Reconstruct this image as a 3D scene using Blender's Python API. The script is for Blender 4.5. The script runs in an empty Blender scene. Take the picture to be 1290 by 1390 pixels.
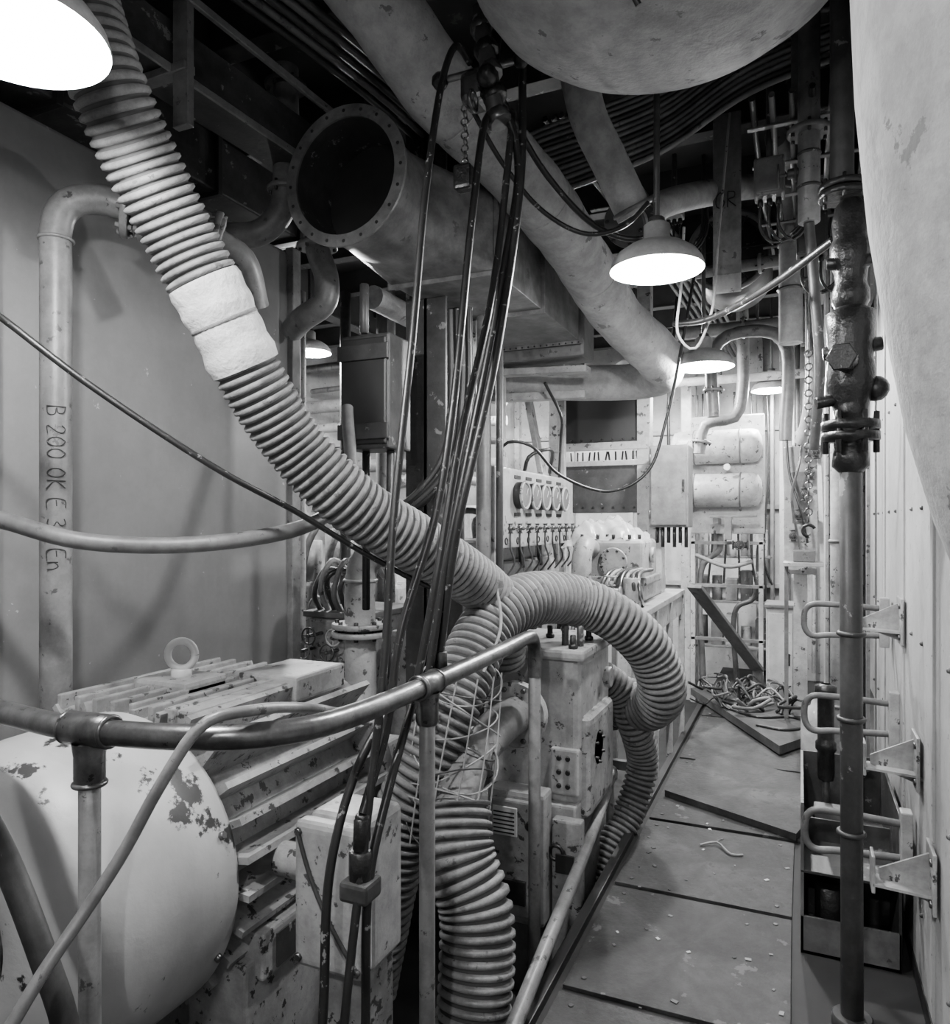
import bpy, bmesh, math, random
from mathutils import Vector, Matrix, Quaternion, Euler
random.seed(7)
scn=bpy.context.scene
# ---------------------------------------------------------------- materials
def mat(name,base,rough=.5,metal=0.,var=.15,scale=6.,dirt=0.,dscale=9.,dcol=.03,bump=.0,bscale=40.,emit=0.,streak=0.,grime=0.,alpha=1.):
    m=bpy.data.materials.new(name); m.use_nodes=True
    nt=m.node_tree; N=nt.nodes; Lk=nt.links
    bs=N['Principled BSDF']
    bs.inputs['Roughness'].default_value=rough; bs.inputs['Metallic'].default_value=metal; bs.inputs['Alpha'].default_value=alpha
    tc=N.new('ShaderNodeTexCoord')
    def noise(sc,det=6,ro=.6,vec=None):
        n=N.new('ShaderNodeTexNoise'); n.inputs['Scale'].default_value=sc; n.inputs['Detail'].default_value=det; n.inputs['Roughness'].default_value=ro
        Lk.new(vec or tc.outputs['Object'],n.inputs['Vector']); return n.outputs['Fac']
    def ramp(f,p0,p1,a,b):
        r=N.new('ShaderNodeValToRGB'); r.color_ramp.elements[0].position=p0; r.color_ramp.elements[1].position=p1
        r.color_ramp.elements[0].color=(a,a,a,1); r.color_ramp.elements[1].color=(b,b,b,1); Lk.new(f,r.inputs['Fac']); return r.outputs['Color']
    def mix(f,a,b,bt='MIX'):
        mx=N.new('ShaderNodeMix'); mx.data_type='RGBA'; mx.blend_type=bt
        for s_,i in ((f,0),(a,6),(b,7)):
            if isinstance(s_,float): mx.inputs[i].default_value=s_ if i==0 else (s_,s_,s_,1)
            else: Lk.new(s_,mx.inputs[i])
        return mx.outputs[2]
    col=ramp(noise(scale),.3,.7,max(0,base*(1-var)),min(1,base*(1+var*.6)))
    if streak>0:
        mp=N.new('ShaderNodeMapping'); mp.inputs['Scale'].default_value=(5,5,1.1); Lk.new(tc.outputs['Object'],mp.inputs['Vector'])
        col=mix(1.,col,ramp(noise(1.6,5,.6,mp.outputs['Vector']),.35,.65,1-streak,1.),'MULTIPLY')
    if grime>0:
        col=mix(1.,col,ramp(noise(2.3,9,.7),.40,.60,1-grime,1.),'MULTIPLY')
        col=mix(1.,col,ramp(noise(17.,9,.75),.42,.56,1-grime*.6,1.),'MULTIPLY')
    if dirt>0:
        p=.70-.2*dirt
        col=mix(ramp(noise(dscale,8,.65),p,p+.02,0.,1.),col,float(dcol))
    Lk.new(col,bs.inputs['Base Color'])
    if bump>0:
        bp=N.new('ShaderNodeBump'); bp.inputs['Strength'].default_value=bump; bp.inputs['Distance'].default_value=.01
        Lk.new(noise(bscale,4),bp.inputs['Height']); Lk.new(bp.outputs['Normal'],bs.inputs['Normal'])
    if emit>0:
        bs.inputs['Emission Color'].default_value=(1,1,1,1); bs.inputs['Emission Strength'].default_value=emit
    return m
WHITE=mat('white_paint',.48,.42,var=.12,scale=5,dirt=.48,dscale=16,dcol=.06,bump=.12,streak=.15,grime=.32)
WALLP=mat('wall_paint',.48,.5,var=.08,scale=3,dirt=.34,dscale=26,dcol=.16,bump=.1,streak=.1,grime=.16)
LAG=mat('lagging_cloth',.42,.75,var=.15,scale=8,dirt=.36,dscale=10,dcol=.15,bump=.4,bscale=50,grime=.3)
TANKP=mat('grey_tank_paint',.19,.42,var=.1,scale=2,dirt=.1,dscale=16,dcol=.36,bump=.05,streak=.08,grime=.1)
CHIP=mat('chipped_cream_paint',.50,.42,var=.1,scale=5,dirt=.5,dscale=4.5,dcol=.03,bump=.12,streak=.12)
CHIP2=mat('worn_machine_paint',.40,.42,var=.18,scale=6,dirt=.56,dscale=22,dcol=.04,bump=.15,grime=.35,streak=.1)
GREY=mat('mid_grey_paint',.17,.45,var=.25,scale=6,dirt=.4,dscale=15,dcol=.05,bump=.1,grime=.35)
DGREY=mat('dark_grey_steel',.06,.45,var=.4,scale=8,dirt=.38,dscale=12,dcol=.2,bump=.1,grime=.4)
BLACK=mat('black_rubber',.014,.38,var=.3,scale=15,dirt=.4,dscale=40,dcol=.2)
DARKP=mat('dark_paint',.018,.45,var=.3,scale=5)
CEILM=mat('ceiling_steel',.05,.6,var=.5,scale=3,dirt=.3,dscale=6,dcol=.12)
GALV=mat('galvanised_sheet',.22,.42,.15,var=.3,scale=9,dirt=.3,dscale=10,dcol=.09,bump=.06,grime=.4)
STEEL=mat('bare_steel_tube',.24,.3,.85,var=.4,scale=14,dirt=.4,dscale=30,dcol=.06,bump=.08,grime=.4)
PIPEG=mat('pipe_primer',.25,.4,var=.2,scale=6,dirt=.42,dscale=18,dcol=.06,bump=.1,streak=.15,grime=.35)
IRON=mat('cast_iron',.018,.33,.2,var=.5,scale=20,bump=.4)
HOSE=mat('hose_fabric',.27,.7,var=.22,scale=10,dirt=.46,dscale=14,dcol=.09,bump=.3,bscale=80,grime=.42)
HOSEV=mat('hose_groove_shade',.07,.8,var=.3,scale=10)  # groove dirt, its dark colour also paints shade between the ribs
TAPE=mat('cloth_tape',.66,.7,var=.14,scale=10,bump=1,bscale=24,grime=.2)
ENAMEL=mat('enamel_inner',.85,.3,var=.02,emit=2.0)
SHADE=mat('enamel_outer',.38,.35,var=.15,grime=.3)
BULB=mat('lit_bulb',1,.3,var=0,emit=40)
FLOORB=mat('floor_slab',.015,.75,var=.4)
FLOORM=mat('floor_ply',.04,.68,var=.5,scale=4,dirt=.45,dscale=7,dcol=.085,bump=.3,grime=.6)
FLOOR2=mat('floor_boards',.052,.68,var=.5,scale=6,dirt=.52,dscale=12,dcol=.018,bump=.35,grime=.6)
PIT=mat('pit_steel',.025,.7,var=.5,scale=6)
GLASS=mat('gauge_face',.6,.2,var=.1)
PLASTIC=mat('plastic_film',.75,.12,var=.2,scale=12,bump=1,bscale=14,alpha=.5)
ROPE=mat('white_cord',.3,.8,var=.3)
CHALK=mat('marker_ink',.02,.8,var=.05)
PAPER=mat('label_paper',.6,.8,var=.1)
WOOD=mat('wood_plank',.05,.7,var=.4,scale=9,bump=.3,grime=.3)

# ---------------------------------------------------------------- builder
def catmull(P,step=.03):
    P=[Vector(p) for p in P]
    if len(P)==2:
        n=max(2,int((P[1]-P[0]).length/step)); return [P[0].lerp(P[1],i/n) for i in range(n+1)]
    E=[P[0]*2-P[1]]+P+[P[-1]*2-P[-2]]; out=[]
    for i in range(1,len(E)-2):
        p0,p1,p2,p3=E[i-1:i+3]
        a=max(1e-4,(p1-p0).length**.5);b=max(1e-4,(p2-p1).length**.5);c=max(1e-4,(p3-p2).length**.5)
        m1=(p2-p1)+b*((p1-p0)/a-(p2-p0)/(a+b)); m2=(p2-p1)+b*((p3-p2)/c-(p3-p1)/(b+c))
        n=max(2,int((p2-p1).length/step))
        for k in range(n):
            t=k/n
            out.append((2*t**3-3*t*t+1)*p1+(t**3-2*t*t+t)*m1+(-2*t**3+3*t*t)*p2+(t**3-t*t)*m2)
    out.append(P[-1]); return out
def resample(P,step):
    L=[0]
    for i in range(1,len(P)): L.append(L[-1]+(P[i]-P[i-1]).length)
    n=max(2,int(L[-1]/step)); out=[];S=[];j=0
    for k in range(n+1):
        s=L[-1]*k/n
        while j<len(L)-2 and L[j+1]<s: j+=1
        t=(s-L[j])/max(1e-9,L[j+1]-L[j]); out.append(P[j].lerp(P[j+1],min(1,t))); S.append(s)
    return out,S
def axq(ax): return Vector(ax).normalized().to_track_quat('Z','Y')
class B:
    def __init__(s): s.v=[];s.f=[];s.mi=[];s.sm=[];s.mats=[]
    def add(s,vs,fs,m,smooth=True,fm=None):
        def ix(mm):
            if mm not in s.mats: s.mats.append(mm)
            return s.mats.index(mm)
        o=len(s.v)
        s.v+= [tuple(v) for v in vs]
        for n,f in enumerate(fs): s.f.append([o+k for k in f]); s.mi.append(ix(fm[n] if fm else m)); s.sm.append(smooth)
        return s
    def box(s,x0,x1,y0,y1,z0,z1,m,bev=.006,rot=None,seg=2):
        bm=bmesh.new(); bmesh.ops.create_cube(bm,size=1)
        sx,sy,sz=abs(x1-x0),abs(y1-y0),abs(z1-z0)
        for v in bm.verts: v.co=Vector((v.co.x*sx,v.co.y*sy,v.co.z*sz))
        bev=min(bev,.45*min(sx,sy,sz))
        if bev>0: bmesh.ops.bevel(bm,geom=bm.edges[:],offset=bev,segments=seg,affect='EDGES',profile=.6)
        c=Vector(((x0+x1)/2,(y0+y1)/2,(z0+z1)/2)); R=Euler(rot).to_matrix() if rot else Matrix.Identity(3)
        bm.verts.index_update()
        s.add([R@v.co+c for v in bm.verts],[[v.index for v in f.verts] for f in bm.faces],m,False); bm.free(); return s
    def ring_loft(s,rings,m,smooth=True,cap=True,rm=None):
        n=len(rings[0]);vs=[v for r in rings for v in r];fs=[];fm=[] if rm else None
        for i in range(len(rings)-1):
            for j in range(n):
                k=(j+1)%n; fs.append([i*n+j,i*n+k,(i+1)*n+k,(i+1)*n+j])
                if rm: fm.append(rm[i])
        s.add(vs,fs,m,smooth,fm)
        if cap:
            s.add(rings[0],[list(range(n))[::-1]],m,False); s.add(rings[-1],[list(range(n))],m,False)
        return s
    def tube(s,P,r,m,seg=12,step=.03,rf=None,cap=True,raw=False,mf=None):
        C=[Vector(p) for p in P] if raw else catmull(P,step)
        S=None
        if not raw: C,S=resample(C,step)
        t=(C[1]-C[0]).normalized(); q=axq(t); x=q@Vector((1,0,0)); rings=[]
        for i,p in enumerate(C):
            tn=(C[min(i+1,len(C)-1)]-C[max(i-1,0)])
            if tn.length<1e-9: tn=t
            tn=tn.normalized(); rq=t.rotation_difference(tn); x=rq@x; t=tn; y=t.cross(x)
            rr=rf(S[i],i) if rf else r
            rings.append([p+(x*math.cos(2*math.pi*k/seg)+y*math.sin(2*math.pi*k/seg))*rr for k in range(seg)])
        return s.ring_loft(rings,m,True,cap,[mf(S[i]) for i in range(len(C)-1)] if mf else None)
    def corr(s,P,r,m,pitch=.032,amp=.008,seg=28):
        C,S=resample(catmull(P,pitch/6),pitch/6); st=S[1]; 
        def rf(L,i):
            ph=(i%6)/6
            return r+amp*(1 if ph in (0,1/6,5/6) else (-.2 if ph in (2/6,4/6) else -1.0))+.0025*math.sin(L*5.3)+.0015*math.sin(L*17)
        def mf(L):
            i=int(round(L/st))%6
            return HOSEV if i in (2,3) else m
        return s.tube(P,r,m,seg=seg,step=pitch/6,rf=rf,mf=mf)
    def cyl(s,p0,p1,r,m,r2=None,seg=24,cap=True):
        p0=Vector(p0);p1=Vector(p1);q=axq(p1-p0); r2=r if r2 is None else r2
        e=min(.004,r*.2)
        def ring(c,rr): return [c+q@Vector((math.cos(2*math.pi*k/seg)*rr,math.sin(2*math.pi*k/seg)*rr,0)) for k in range(seg)]
        d=(p1-p0).normalized()
        return s.ring_loft([ring(p0,max(r-e,1e-4)),ring(p0+d*e,r),ring(p1-d*e,r2),ring(p1,max(r2-e,1e-4))],m,True,cap)
    def lathe(s,prof,o,ax,m,seg=40,cap=False,smooth=True):
        o=Vector(o);q=axq(ax)
        return s.ring_loft([[o+q@Vector((math.cos(2*math.pi*k/seg)*max(r,1e-4),math.sin(2*math.pi*k/seg)*max(r,1e-4),h)) for k in range(seg)] for r,h in prof],m,smooth,cap)
    def torus(s,c,ax,R,r,m,seg=32,rs=10,a0=0,a1=360):
        c=Vector(c);q=axq(ax)
        n=seg; full=(a1-a0)>=359.9
        P=[c+q@Vector((math.cos(math.radians(a0+(a1-a0)*k/n))*R,math.sin(math.radians(a0+(a1-a0)*k/n))*R,0)) for k in range(n+1)]
        return s.tube(P,r,m,seg=rs,raw=True,cap=not full)
    def sph(s,c,r,m,seg=20,sc=(1,1,1)):
        bm=bmesh.new(); bmesh.ops.create_uvsphere(bm,u_segments=seg,v_segments=seg//2,radius=r); bm.verts.index_update()
        s.add([Vector((v.co.x*sc[0],v.co.y*sc[1],v.co.z*sc[2]))+Vector(c) for v in bm.verts],[[v.index for v in f.verts] for f in bm.faces],m,True); bm.free(); return s
    def flange(s,c,ax,r,th,m,nb=8,bm_=None,ri=0):
        c=Vector(c);a=Vector(ax).normalized();q=axq(a)
        s.cyl(c-a*th/2,c+a*th/2,r,m,seg=36)
        for k in range(nb):
            an=2*math.pi*(k+.5)/nb; p=c+q@Vector((math.cos(an)*r*.82,math.sin(an)*r*.82,0))
            s.cyl(p-a*(th/2+.014),p+a*(th/2+.014),r*.085,bm_ or IRON,seg=6)
        return s
    def wheel(s,c,ax,r,m):
        c=Vector(c);q=axq(ax); s.torus(c,ax,r,r*.12,m,seg=24,rs=8)
        for k in range(4):
            an=math.pi/2*k; s.cyl(c,c+q@Vector((math.cos(an)*r,math.sin(an)*r,0)),r*.08,m,seg=6)
        s.cyl(c-q@Vector((0,0,r*.6)),c+q@Vector((0,0,r*.15)),r*.14,m,seg=8); return s
    def valve(s,c,ax,r,m,up=(0,0,1),hw=True):
        c=Vector(c);a=Vector(ax).normalized();u=Vector(up)
        s.cyl(c-a*r*2,c-a*r*1.6,r*1.25,m,seg=16); s.cyl(c+a*r*1.6,c+a*r*2,r*1.25,m,seg=16)
        s.cyl(c-a*r*1.7,c+a*r*1.7,r*.8,m,seg=16); s.sph(c,r*1.15,m,16)
        s.cyl(c,c+u*r*2.2,r*.55,m,seg=12); s.cyl(c+u*r*1.2,c+u*r*1.5,r*.95,m,seg=12)
        if hw: s.cyl(c+u*r*2,c+u*r*3.1,r*.16,STEEL,seg=8); s.wheel(c+u*r*3.1,u,r*1.15,m)
        return s
    def quad(s,a,b,c,d,th,m):
        a,b,c,d=[Vector(p) for p in (a,b,c,d)]; n=(b-a).cross(d-a).normalized()*th
        v=[a,b,c,d,a+n,b+n,c+n,d+n]
        s.add(v,[[3,2,1,0],[4,5,6,7],[0,1,5,4],[1,2,6,5],[2,3,7,6],[3,0,4,7]],m,False); return s
    def bar(s,p0,p1,w,h,m,bev=.003):
        p0=Vector(p0);p1=Vector(p1);d=p1-p0;q=axq(d);L=d.length;c=(p0+p1)/2
        bm=bmesh.new(); bmesh.ops.create_cube(bm,size=1)
        for v in bm.verts: v.co=Vector((v.co.x*w,v.co.y*h,v.co.z*L))
        bmesh.ops.bevel(bm,geom=bm.edges[:],offset=min(bev,w*.3,h*.3),segments=1,affect='EDGES')
        bm.verts.index_update(); s.add([q@v.co+c for v in bm.verts],[[v.index for v in f.verts] for f in bm.faces],m,False); bm.free(); return s
    def done(s,name):
        lo=Vector([min(v[i] for v in s.v) for i in range(3)]);hi=Vector([max(v[i] for v in s.v) for i in range(3)]); c=(lo+hi)/2
        me=bpy.data.meshes.new(name); me.from_pydata([Vector(v)-c for v in s.v],[],s.f)
        for m in s.mats: me.materials.append(m)
        for p,i,k in zip(me.polygons,s.mi,s.sm): p.material_index=i; p.use_smooth=k
        bm=bmesh.new(); bm.from_mesh(me); bmesh.ops.recalc_face_normals(bm,faces=bm.faces[:]); bm.to_mesh(me); bm.free()
        ob=bpy.data.objects.new(name,me); ob.location=c; scn.collection.objects.link(ob); return ob
# hand-lettered brush strokes (unit cell 0..0.6 x 0..1)
GL={'B':[[(0,0),(.03,1)],[(0,1),(.4,.9),(.42,.6),(.05,.53),(.5,.42),(.48,.08),(0,0)]],'2':[[(0,.8),(.2,1),(.45,.85),(.35,.5),(0,.02),(.5,.05)]],
'0':[[(.25,1),(.02,.7),(.05,.2),(.28,0),(.5,.3),(.48,.8),(.25,1)]],'K':[[(0,0),(.04,1)],[(.48,1),(.06,.45),(.52,-.04)]],
'E':[[(.5,1),(.05,.97),(0,.02),(.5,0)],[(.03,.5),(.4,.53)]],'3':[[(0,.92),(.3,1),(.42,.75),(.15,.54),(.46,.35),(.3,.02),(0,.08)]],
'6':[[(.42,1),(.1,.6),(.02,.2),(.25,0),(.46,.22),(.3,.45),(.05,.3)]],'n':[[(0,0),(.02,.6)],[(.02,.4),(.25,.62),(.42,.4),(.42,0)]],
'G':[[(.5,.85),(.25,1),(.02,.6),(.08,.1),(.35,0),(.5,.2),(.5,.45),(.28,.45)]],'R':[[(0,0),(.02,1)],[(.02,1),(.42,.9),(.4,.6),(.05,.5),(.5,0)]],' ':[]}
def letter(b,body,o,xd,yd,size,m,r=.003):
    o=Vector(o);xd=Vector(xd).normalized();yd=Vector(yd).normalized();x=0
    for ch in body:
        for st in GL[ch]:
            b.tube([o+xd*(x+p[0]*size)+yd*p[1]*size for p in st],r,m,seg=6,step=.006)
        x+=size*(.72 if ch!=' ' else .45)

# ================================================================= ROOM
CZ=3.8
B().box(-.79,.62,-1.6,8.6,-.06,0,FLOORB,.004).done('floor')
B().box(-5.2,-.79,-1.6,8.6,-.45,-.4,PIT,0).box(-.8,-.79,-1.6,8.6,-.4,-.06,DGREY,0).done('floor_bilge')
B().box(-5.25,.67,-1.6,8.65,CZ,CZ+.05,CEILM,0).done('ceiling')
B().box(-5.25,-5.2,-1.6,8.65,-.45,CZ,WALLP,0).done('wall_left')
B().box(.62,.67,-1.6,8.65,-.06,CZ,WALLP,0).done('wall_right')
wb=B().box(-5.2,.62,8.6,8.65,-.45,CZ,WALLP,0)
for x in [-4.6,-3.9,-3.2,-2.5,-1.8,-1.1,-.4,.25]: wb.box(x-.03,x+.03,8.5,8.6,-.4,CZ,WHITE,.004)
for z in (.9,1.75,2.6): wb.box(-5.2,.6,8.54,8.6,z,z+.05,WHITE,.004)
wb.done('wall_back')
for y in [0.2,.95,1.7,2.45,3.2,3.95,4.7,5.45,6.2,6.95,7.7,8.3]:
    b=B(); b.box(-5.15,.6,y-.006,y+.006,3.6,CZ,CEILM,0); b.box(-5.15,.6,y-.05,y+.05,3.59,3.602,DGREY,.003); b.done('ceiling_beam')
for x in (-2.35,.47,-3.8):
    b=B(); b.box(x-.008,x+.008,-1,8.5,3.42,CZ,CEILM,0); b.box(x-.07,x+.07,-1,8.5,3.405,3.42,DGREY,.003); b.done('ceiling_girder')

for i,(x0,x1,y0,y1,z,r) in enumerate([(-.75,.34,1.3,2.40,.001,0),(-.75,-.03,2.44,3.2,.001,.006),(-.75,-.03,3.23,3.98,.001,-.006),(-.75,.3,4.02,5.1,.001,.008),(-.75,.25,5.13,6.3,.001,0),(-.75,.3,6.33,7.5,.001,0)]):
    b=B().box(x0,x1,y0,y1,z,z+.014,FLOORM if i%2 else FLOOR2,.002,rot=(0,0,r))
    for xx in (x0+.06,x1-.06):
        for yy in (y0+.06,y1-.06): b.cyl((xx,yy,z+.012),(xx,yy,z+.017),.01,DGREY,seg=8)
    b.done('floor_sheet')
B().quad((-.92,6.97,.03),(-.13,5.40,.03),(.2,6.0,.03),(-.5,7.45,.03),.06,WOOD).done('loose_deck_board')
B().quad((-.72,4.35,.018),(-.02,4.0,.018),(.2,4.85,.018),(-.6,5.2,.018),.035,FLOOR2).done('loose_floor_sheet')
B().box(-.815,-.775,-.5,7.5,-.06,.035,DARKP,.003).done('walkway_edge_angle')

b=B().box(.37,.42,1.7,4.6,.0,3.3,WALLP,.004)
for z in [.3,.75,1.2,1.65,2.1,2.5]:
    for k in range(12): b.sph((.368,1.85+k*.245,z),.008,GREY,8)
for y in (1.9,2.6,3.3,4.0): b.box(.362,.372,y-.025,y+.025,.1,2.7,WALLP,.003)
b.box(.366,.372,1.7,4.6,.0,.07,DARKP,.0)
b.box(.385,.61,4.58,4.6,.0,3.3,WHITE,.002)
b.done('bulkhead_panel')
b=B().box(.13,.15,4.7,4.95,0,3.58,WHITE,.004).box(.15,.34,4.82,4.84,0,3.58,WHITE,.003).box(.34,.36,4.7,4.95,0,3.58,WHITE,.004)
for k in range(8): b.box(.2,.3,4.79,4.82,.5+.35*k,.56+.35*k,[GREY,DGREY,WHITE][k%3],.006)
b.done('stanchion_column')
b=B().cyl((.2,4.5,0),(.2,4.5,3.58),.05,WHITE)
for z in (.6,1.5,2.6): b.torus((.2,4.5,z),(0,0,1),.053,.01,GREY)
b.done('vertical_white_pipe')

prof=[(.001,1.34),(.1,1.35),(.19,1.40),(.255,1.49),(.295,1.6),(.332,1.74),(.36,1.9),(.382,2.05),(.4,2.25),(.41,2.5),(.413,3.0),(.413,3.8)]
B().lathe(prof,(.475,1.25,0),(0,0,1),LAG,seg=64,cap=True).done('lagged_trunk')
prof=[(.001,2.9),(.15,2.905),(.28,2.93),(.39,2.98),(.47,3.04),(.52,3.11),(.545,3.2),(.55,3.3),(.55,3.8)]
b=B().lathe(prof,(-.34,2.02,0),(0,0,1),LAG,seg=72,cap=True); b.torus((-.34,2.02,3.3),(0,0,1),.552,.008,WHITE,seg=64)
b.tube([(-.62,1.9,3.6),(-.5,1.78,3.2),(-.42,1.75,2.98),(-.36,1.8,2.86)],.008,BLACK,seg=8)
b.done('overhead_dished_tank')

b=B()
b.box(-3.3,-2.5,.2,3.2,-.1,3.05,TANKP,.03,seg=4)
b.box(-2.52,-2.47,3.19,3.26,-.1,3.07,PIPEG,.006)
b.box(-3.3,-2.5,.3,3.15,-.4,-.1,DARKP,.006)
b.done('grey_storage_tank')
b=B().box(-3.1,-2.45,.5,3.3,3.12,3.38,DGREY,.01)
for y in (1.0,1.8,2.6,3.2): b.box(-3.12,-2.43,y,y+.03,3.1,3.4,DARKP,.003)
b.done('overhead_ventilation_trunk')

b=B().tube([(-2.31,1.71,-.35),(-2.31,1.71,1.2),(-2.31,1.71,2.5),(-2.31,1.71,2.6),(-2.29,1.73,2.68),(-2.24,1.79,2.72),(-2.19,1.86,2.72),(-2.05,2.0,2.68)],.05,PIPEG,seg=24)
b.flange((-2.17,1.88,2.715),(.6,.6,-.12),.11,.025,PIPEG,8,PIPEG); b.flange((-2.13,1.92,2.71),(.6,.6,-.12),.11,.025,PIPEG,8,PIPEG)
b.valve((-2.03,2.02,2.67),(.6,.6,-.2),.06,PIPEG,up=(.1,-.1,-1),hw=False)
b.flange((-1.98,2.1,2.65),(.6,.6,-.2),.1,.025,PIPEG,8,PIPEG)
b.tube([(-1.98,2.1,2.65),(-1.93,2.2,2.6),(-1.95,2.3,2.45)],.045,PIPEG)
for z in (.6,2.56): b.torus((-2.31,1.71,z),(0,0,1),.052,.006,PIPEG)
letter(b,"B 200 0K E 36 En",(-2.286,1.659,1.99),(0,0,-1),(.596,.805,0),.055,CHALK,.0020)
b.done('tank_drain_pipe')
B().tube([(-2.05,2.6,3.58),(-2.05,2.6,3.1),(-2.07,2.59,2.95),(-2.15,2.55,2.86),(-2.28,2.5,2.85)],.055,GREY,seg=20).flange((-2.05,2.6,3.5),(0,0,1),.09,.02,DGREY,6).flange((-2.05,2.6,3.05),(0,0,1),.08,.02,GREY,6).done('bent_vent_pipe')
b=B().bar((-2.2,.7,3.3),(-1.95,3.2,3.2),.2,.16,DGREY); b.bar((-2.08,.7,3.2),(-1.84,3.2,3.1),.012,.03,PIPEG); b.bar((-2.0,.6,3.42),(-1.8,3.2,3.35),.02,.03,PIPEG)
b.bar((-1.93,1.9,3.58),(-1.93,1.9,2.95),.07,.03,GREY); b.bar((-2.4,1.9,3.15),(-1.9,1.9,3.15),.05,.03,GREY); b.done('cable_trunking')
b=B()
for k in range(5): b.tube([(-1.95+.05*k,.3,3.5),(-1.9+.05*k,1.5,3.46),(-1.75+.05*k,3,3.5),(-1.75+.04*k,5,3.5)],.015,GREY if k%2 else DGREY,seg=8,step=.1)
b.done('overhead_cable_run')

# motor
mx,mz=-1.87,.59
b=B()
b.lathe([(.17,1.125),(.19,1.12),(.27,1.125),(.34,1.145),(.395,1.19),(.425,1.26),(.437,1.34),(.44,1.45),(.44,1.6),(.43,1.62),(.36,1.62)],(mx,0,mz),(0,1,0),CHIP,seg=72)
for k in range(-7,8):
    w=math.sqrt(max(0,.17**2-(k*.023)**2))
    b.cyl((mx+k*.023,1.128,mz-w),(mx+k*.023,1.128,mz+w),.003,STEEL,seg=6); b.cyl((mx-w,1.13,mz+k*.023),(mx+w,1.13,mz+k*.023),.003,STEEL,seg=6)
b.cyl((mx,1.16,mz),(mx,1.17,mz),.2,DARKP)
for a in (20,-25,70,120,-70): 
    an=math.radians(a); p=Vector((mx+math.cos(an)*.44,1.57,mz+math.sin(an)*.44)); d=Vector((math.cos(an),0,math.sin(an))); b.cyl(p-d*.005,p+d*.012,.012,STEEL,seg=6)
b.cyl((mx,1.62,mz),(mx,2.4,mz),.34,CHIP2,seg=48)
for k in range(20):
    a=-60+k*13.5
    an=math.radians(a); d=Vector((math.cos(an),0,math.sin(an)))
    r1=.46 if a<45 or a>135 else .44/max(abs(math.cos(an)),abs(math.sin(an)))
    r1=min(r1,.54)
    c0=Vector((mx,1.63,mz)); t=Vector((-math.sin(an),0,math.cos(an)))*.012
    b.quad(c0+d*.32-t,c0+d*r1-t*.6,c0+d*r1-t*.6+Vector((0,.78,0)),c0+d*.32-t+Vector((0,.78,0)),.02,CHIP2)
b.lathe([(.3,2.4),(.43,2.4),(.44,2.415),(.44,2.47),(.42,2.49),(.3,2.5),(.12,2.54),(.05,2.54)],(mx,0,mz),(0,1,0),CHIP2,seg=48)
b.cyl((mx,2.5,mz),(mx,2.7,mz),.05,STEEL)
b.box(mx-.36,mx+.20,1.66,2.34,mz+.33,mz+.41,CHIP2,.012)
for k in range(7): b.box(mx-.34+k*.08,mx-.32+k*.08,1.64,2.36,mz+.40,mz+.455,CHIP2,.005)
b.box(mx+.10,mx+.22,1.66,2.3,mz+.40,mz+.45,CHIP2,.01); b.box(mx+.0,mx+.26,2.1,2.4,mz+.38,mz+.47,CHIP2,.012)
b.box(mx-.24,mx+.0,1.85,2.05,mz+.36,mz+.475,CHIP2,.015)
b.cyl((mx-.12,1.95,mz+.46),(mx-.12,1.95,mz+.5),.035,CHIP); b.torus((mx-.12,1.95,mz+.548),(.45,-1,0),.048,.013,CHIP)
b.box(mx-.42,mx-.22,1.66,2.3,-.4,mz-.2,CHIP2,.01); b.box(mx+.2,mx+.42,1.66,2.3,-.4,mz-.26,CHIP2,.01)
b.box(mx+.34,mx+.45,1.7,2.3,mz-.32,mz-.18,CHIP2,.01); b.box(mx+.455,mx+.46,1.75,1.85,mz-.3,mz-.2,DGREY,.001)
b.done('electric_motor')
b=B().box(-1.26,-1.05,1.69,1.87,.38,.80,WHITE,.035,seg=4); b.box(-1.27,-1.045,1.64,1.70,.39,.79,WHITE,.03,seg=4)
b.tube([(-1.255,1.637,.77),(-1.2,1.63,.64),(-1.13,1.63,.52),(-1.06,1.637,.42)],.006,DGREY,seg=8)
for (x,z) in ((-1.25,.42),(-1.065,.42),(-1.25,.76),(-1.065,.76)): b.cyl((x,1.632,z),(x,1.65,z),.012,STEEL,seg=6)
b.cyl((-1.2,1.78,.44),(-1.2,1.78,-.3),.03,DGREY); b.box(-1.24,-1.08,1.72,1.86,-.4,.39,CHIP2,.01); b.cyl((-1.42,1.78,.6),(-1.2,1.78,.6),.05,CHIP2)
b.done('motor_terminal_box')

# handrail
b=B()
R=.027
b.tube([(-2.4,1.22,1.15),(-1.75,1.15,1.15),(-1.44,1.11,1.155),(-1.2,1.13,1.16),(-1.06,1.19,1.16),(-.985,1.3,1.155),(-.96,1.45,1.15),(-.95,1.82,1.15),(-.965,2.4,1.15),(-.975,2.74,1.15),(-.98,2.79,1.135),(-.98,2.81,1.09),(-.98,2.81,.98)],R,STEEL,seg=20)
for (x,y) in ((-1.4,1.115),(-.95,1.82)):
    b.cyl((x,y,-.4),(x,y,1.13),.0225,PIPEG,seg=20)
    b.lathe([(.027,1.04),(.032,1.05),(.032,1.1),(.036,1.13)],(x,y,0),(0,0,1),STEEL,seg=20)
b.cyl((-.98,2.81,-.4),(-.98,2.81,1.02),.025,PIPEG,seg=20)
b.cyl((-1.46,1.112,1.155),(-1.34,1.116,1.157),.036,STEEL,seg=20); b.cyl((-.95,1.77,1.15),(-.951,1.87,1.15),.034,STEEL,seg=20)
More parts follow.
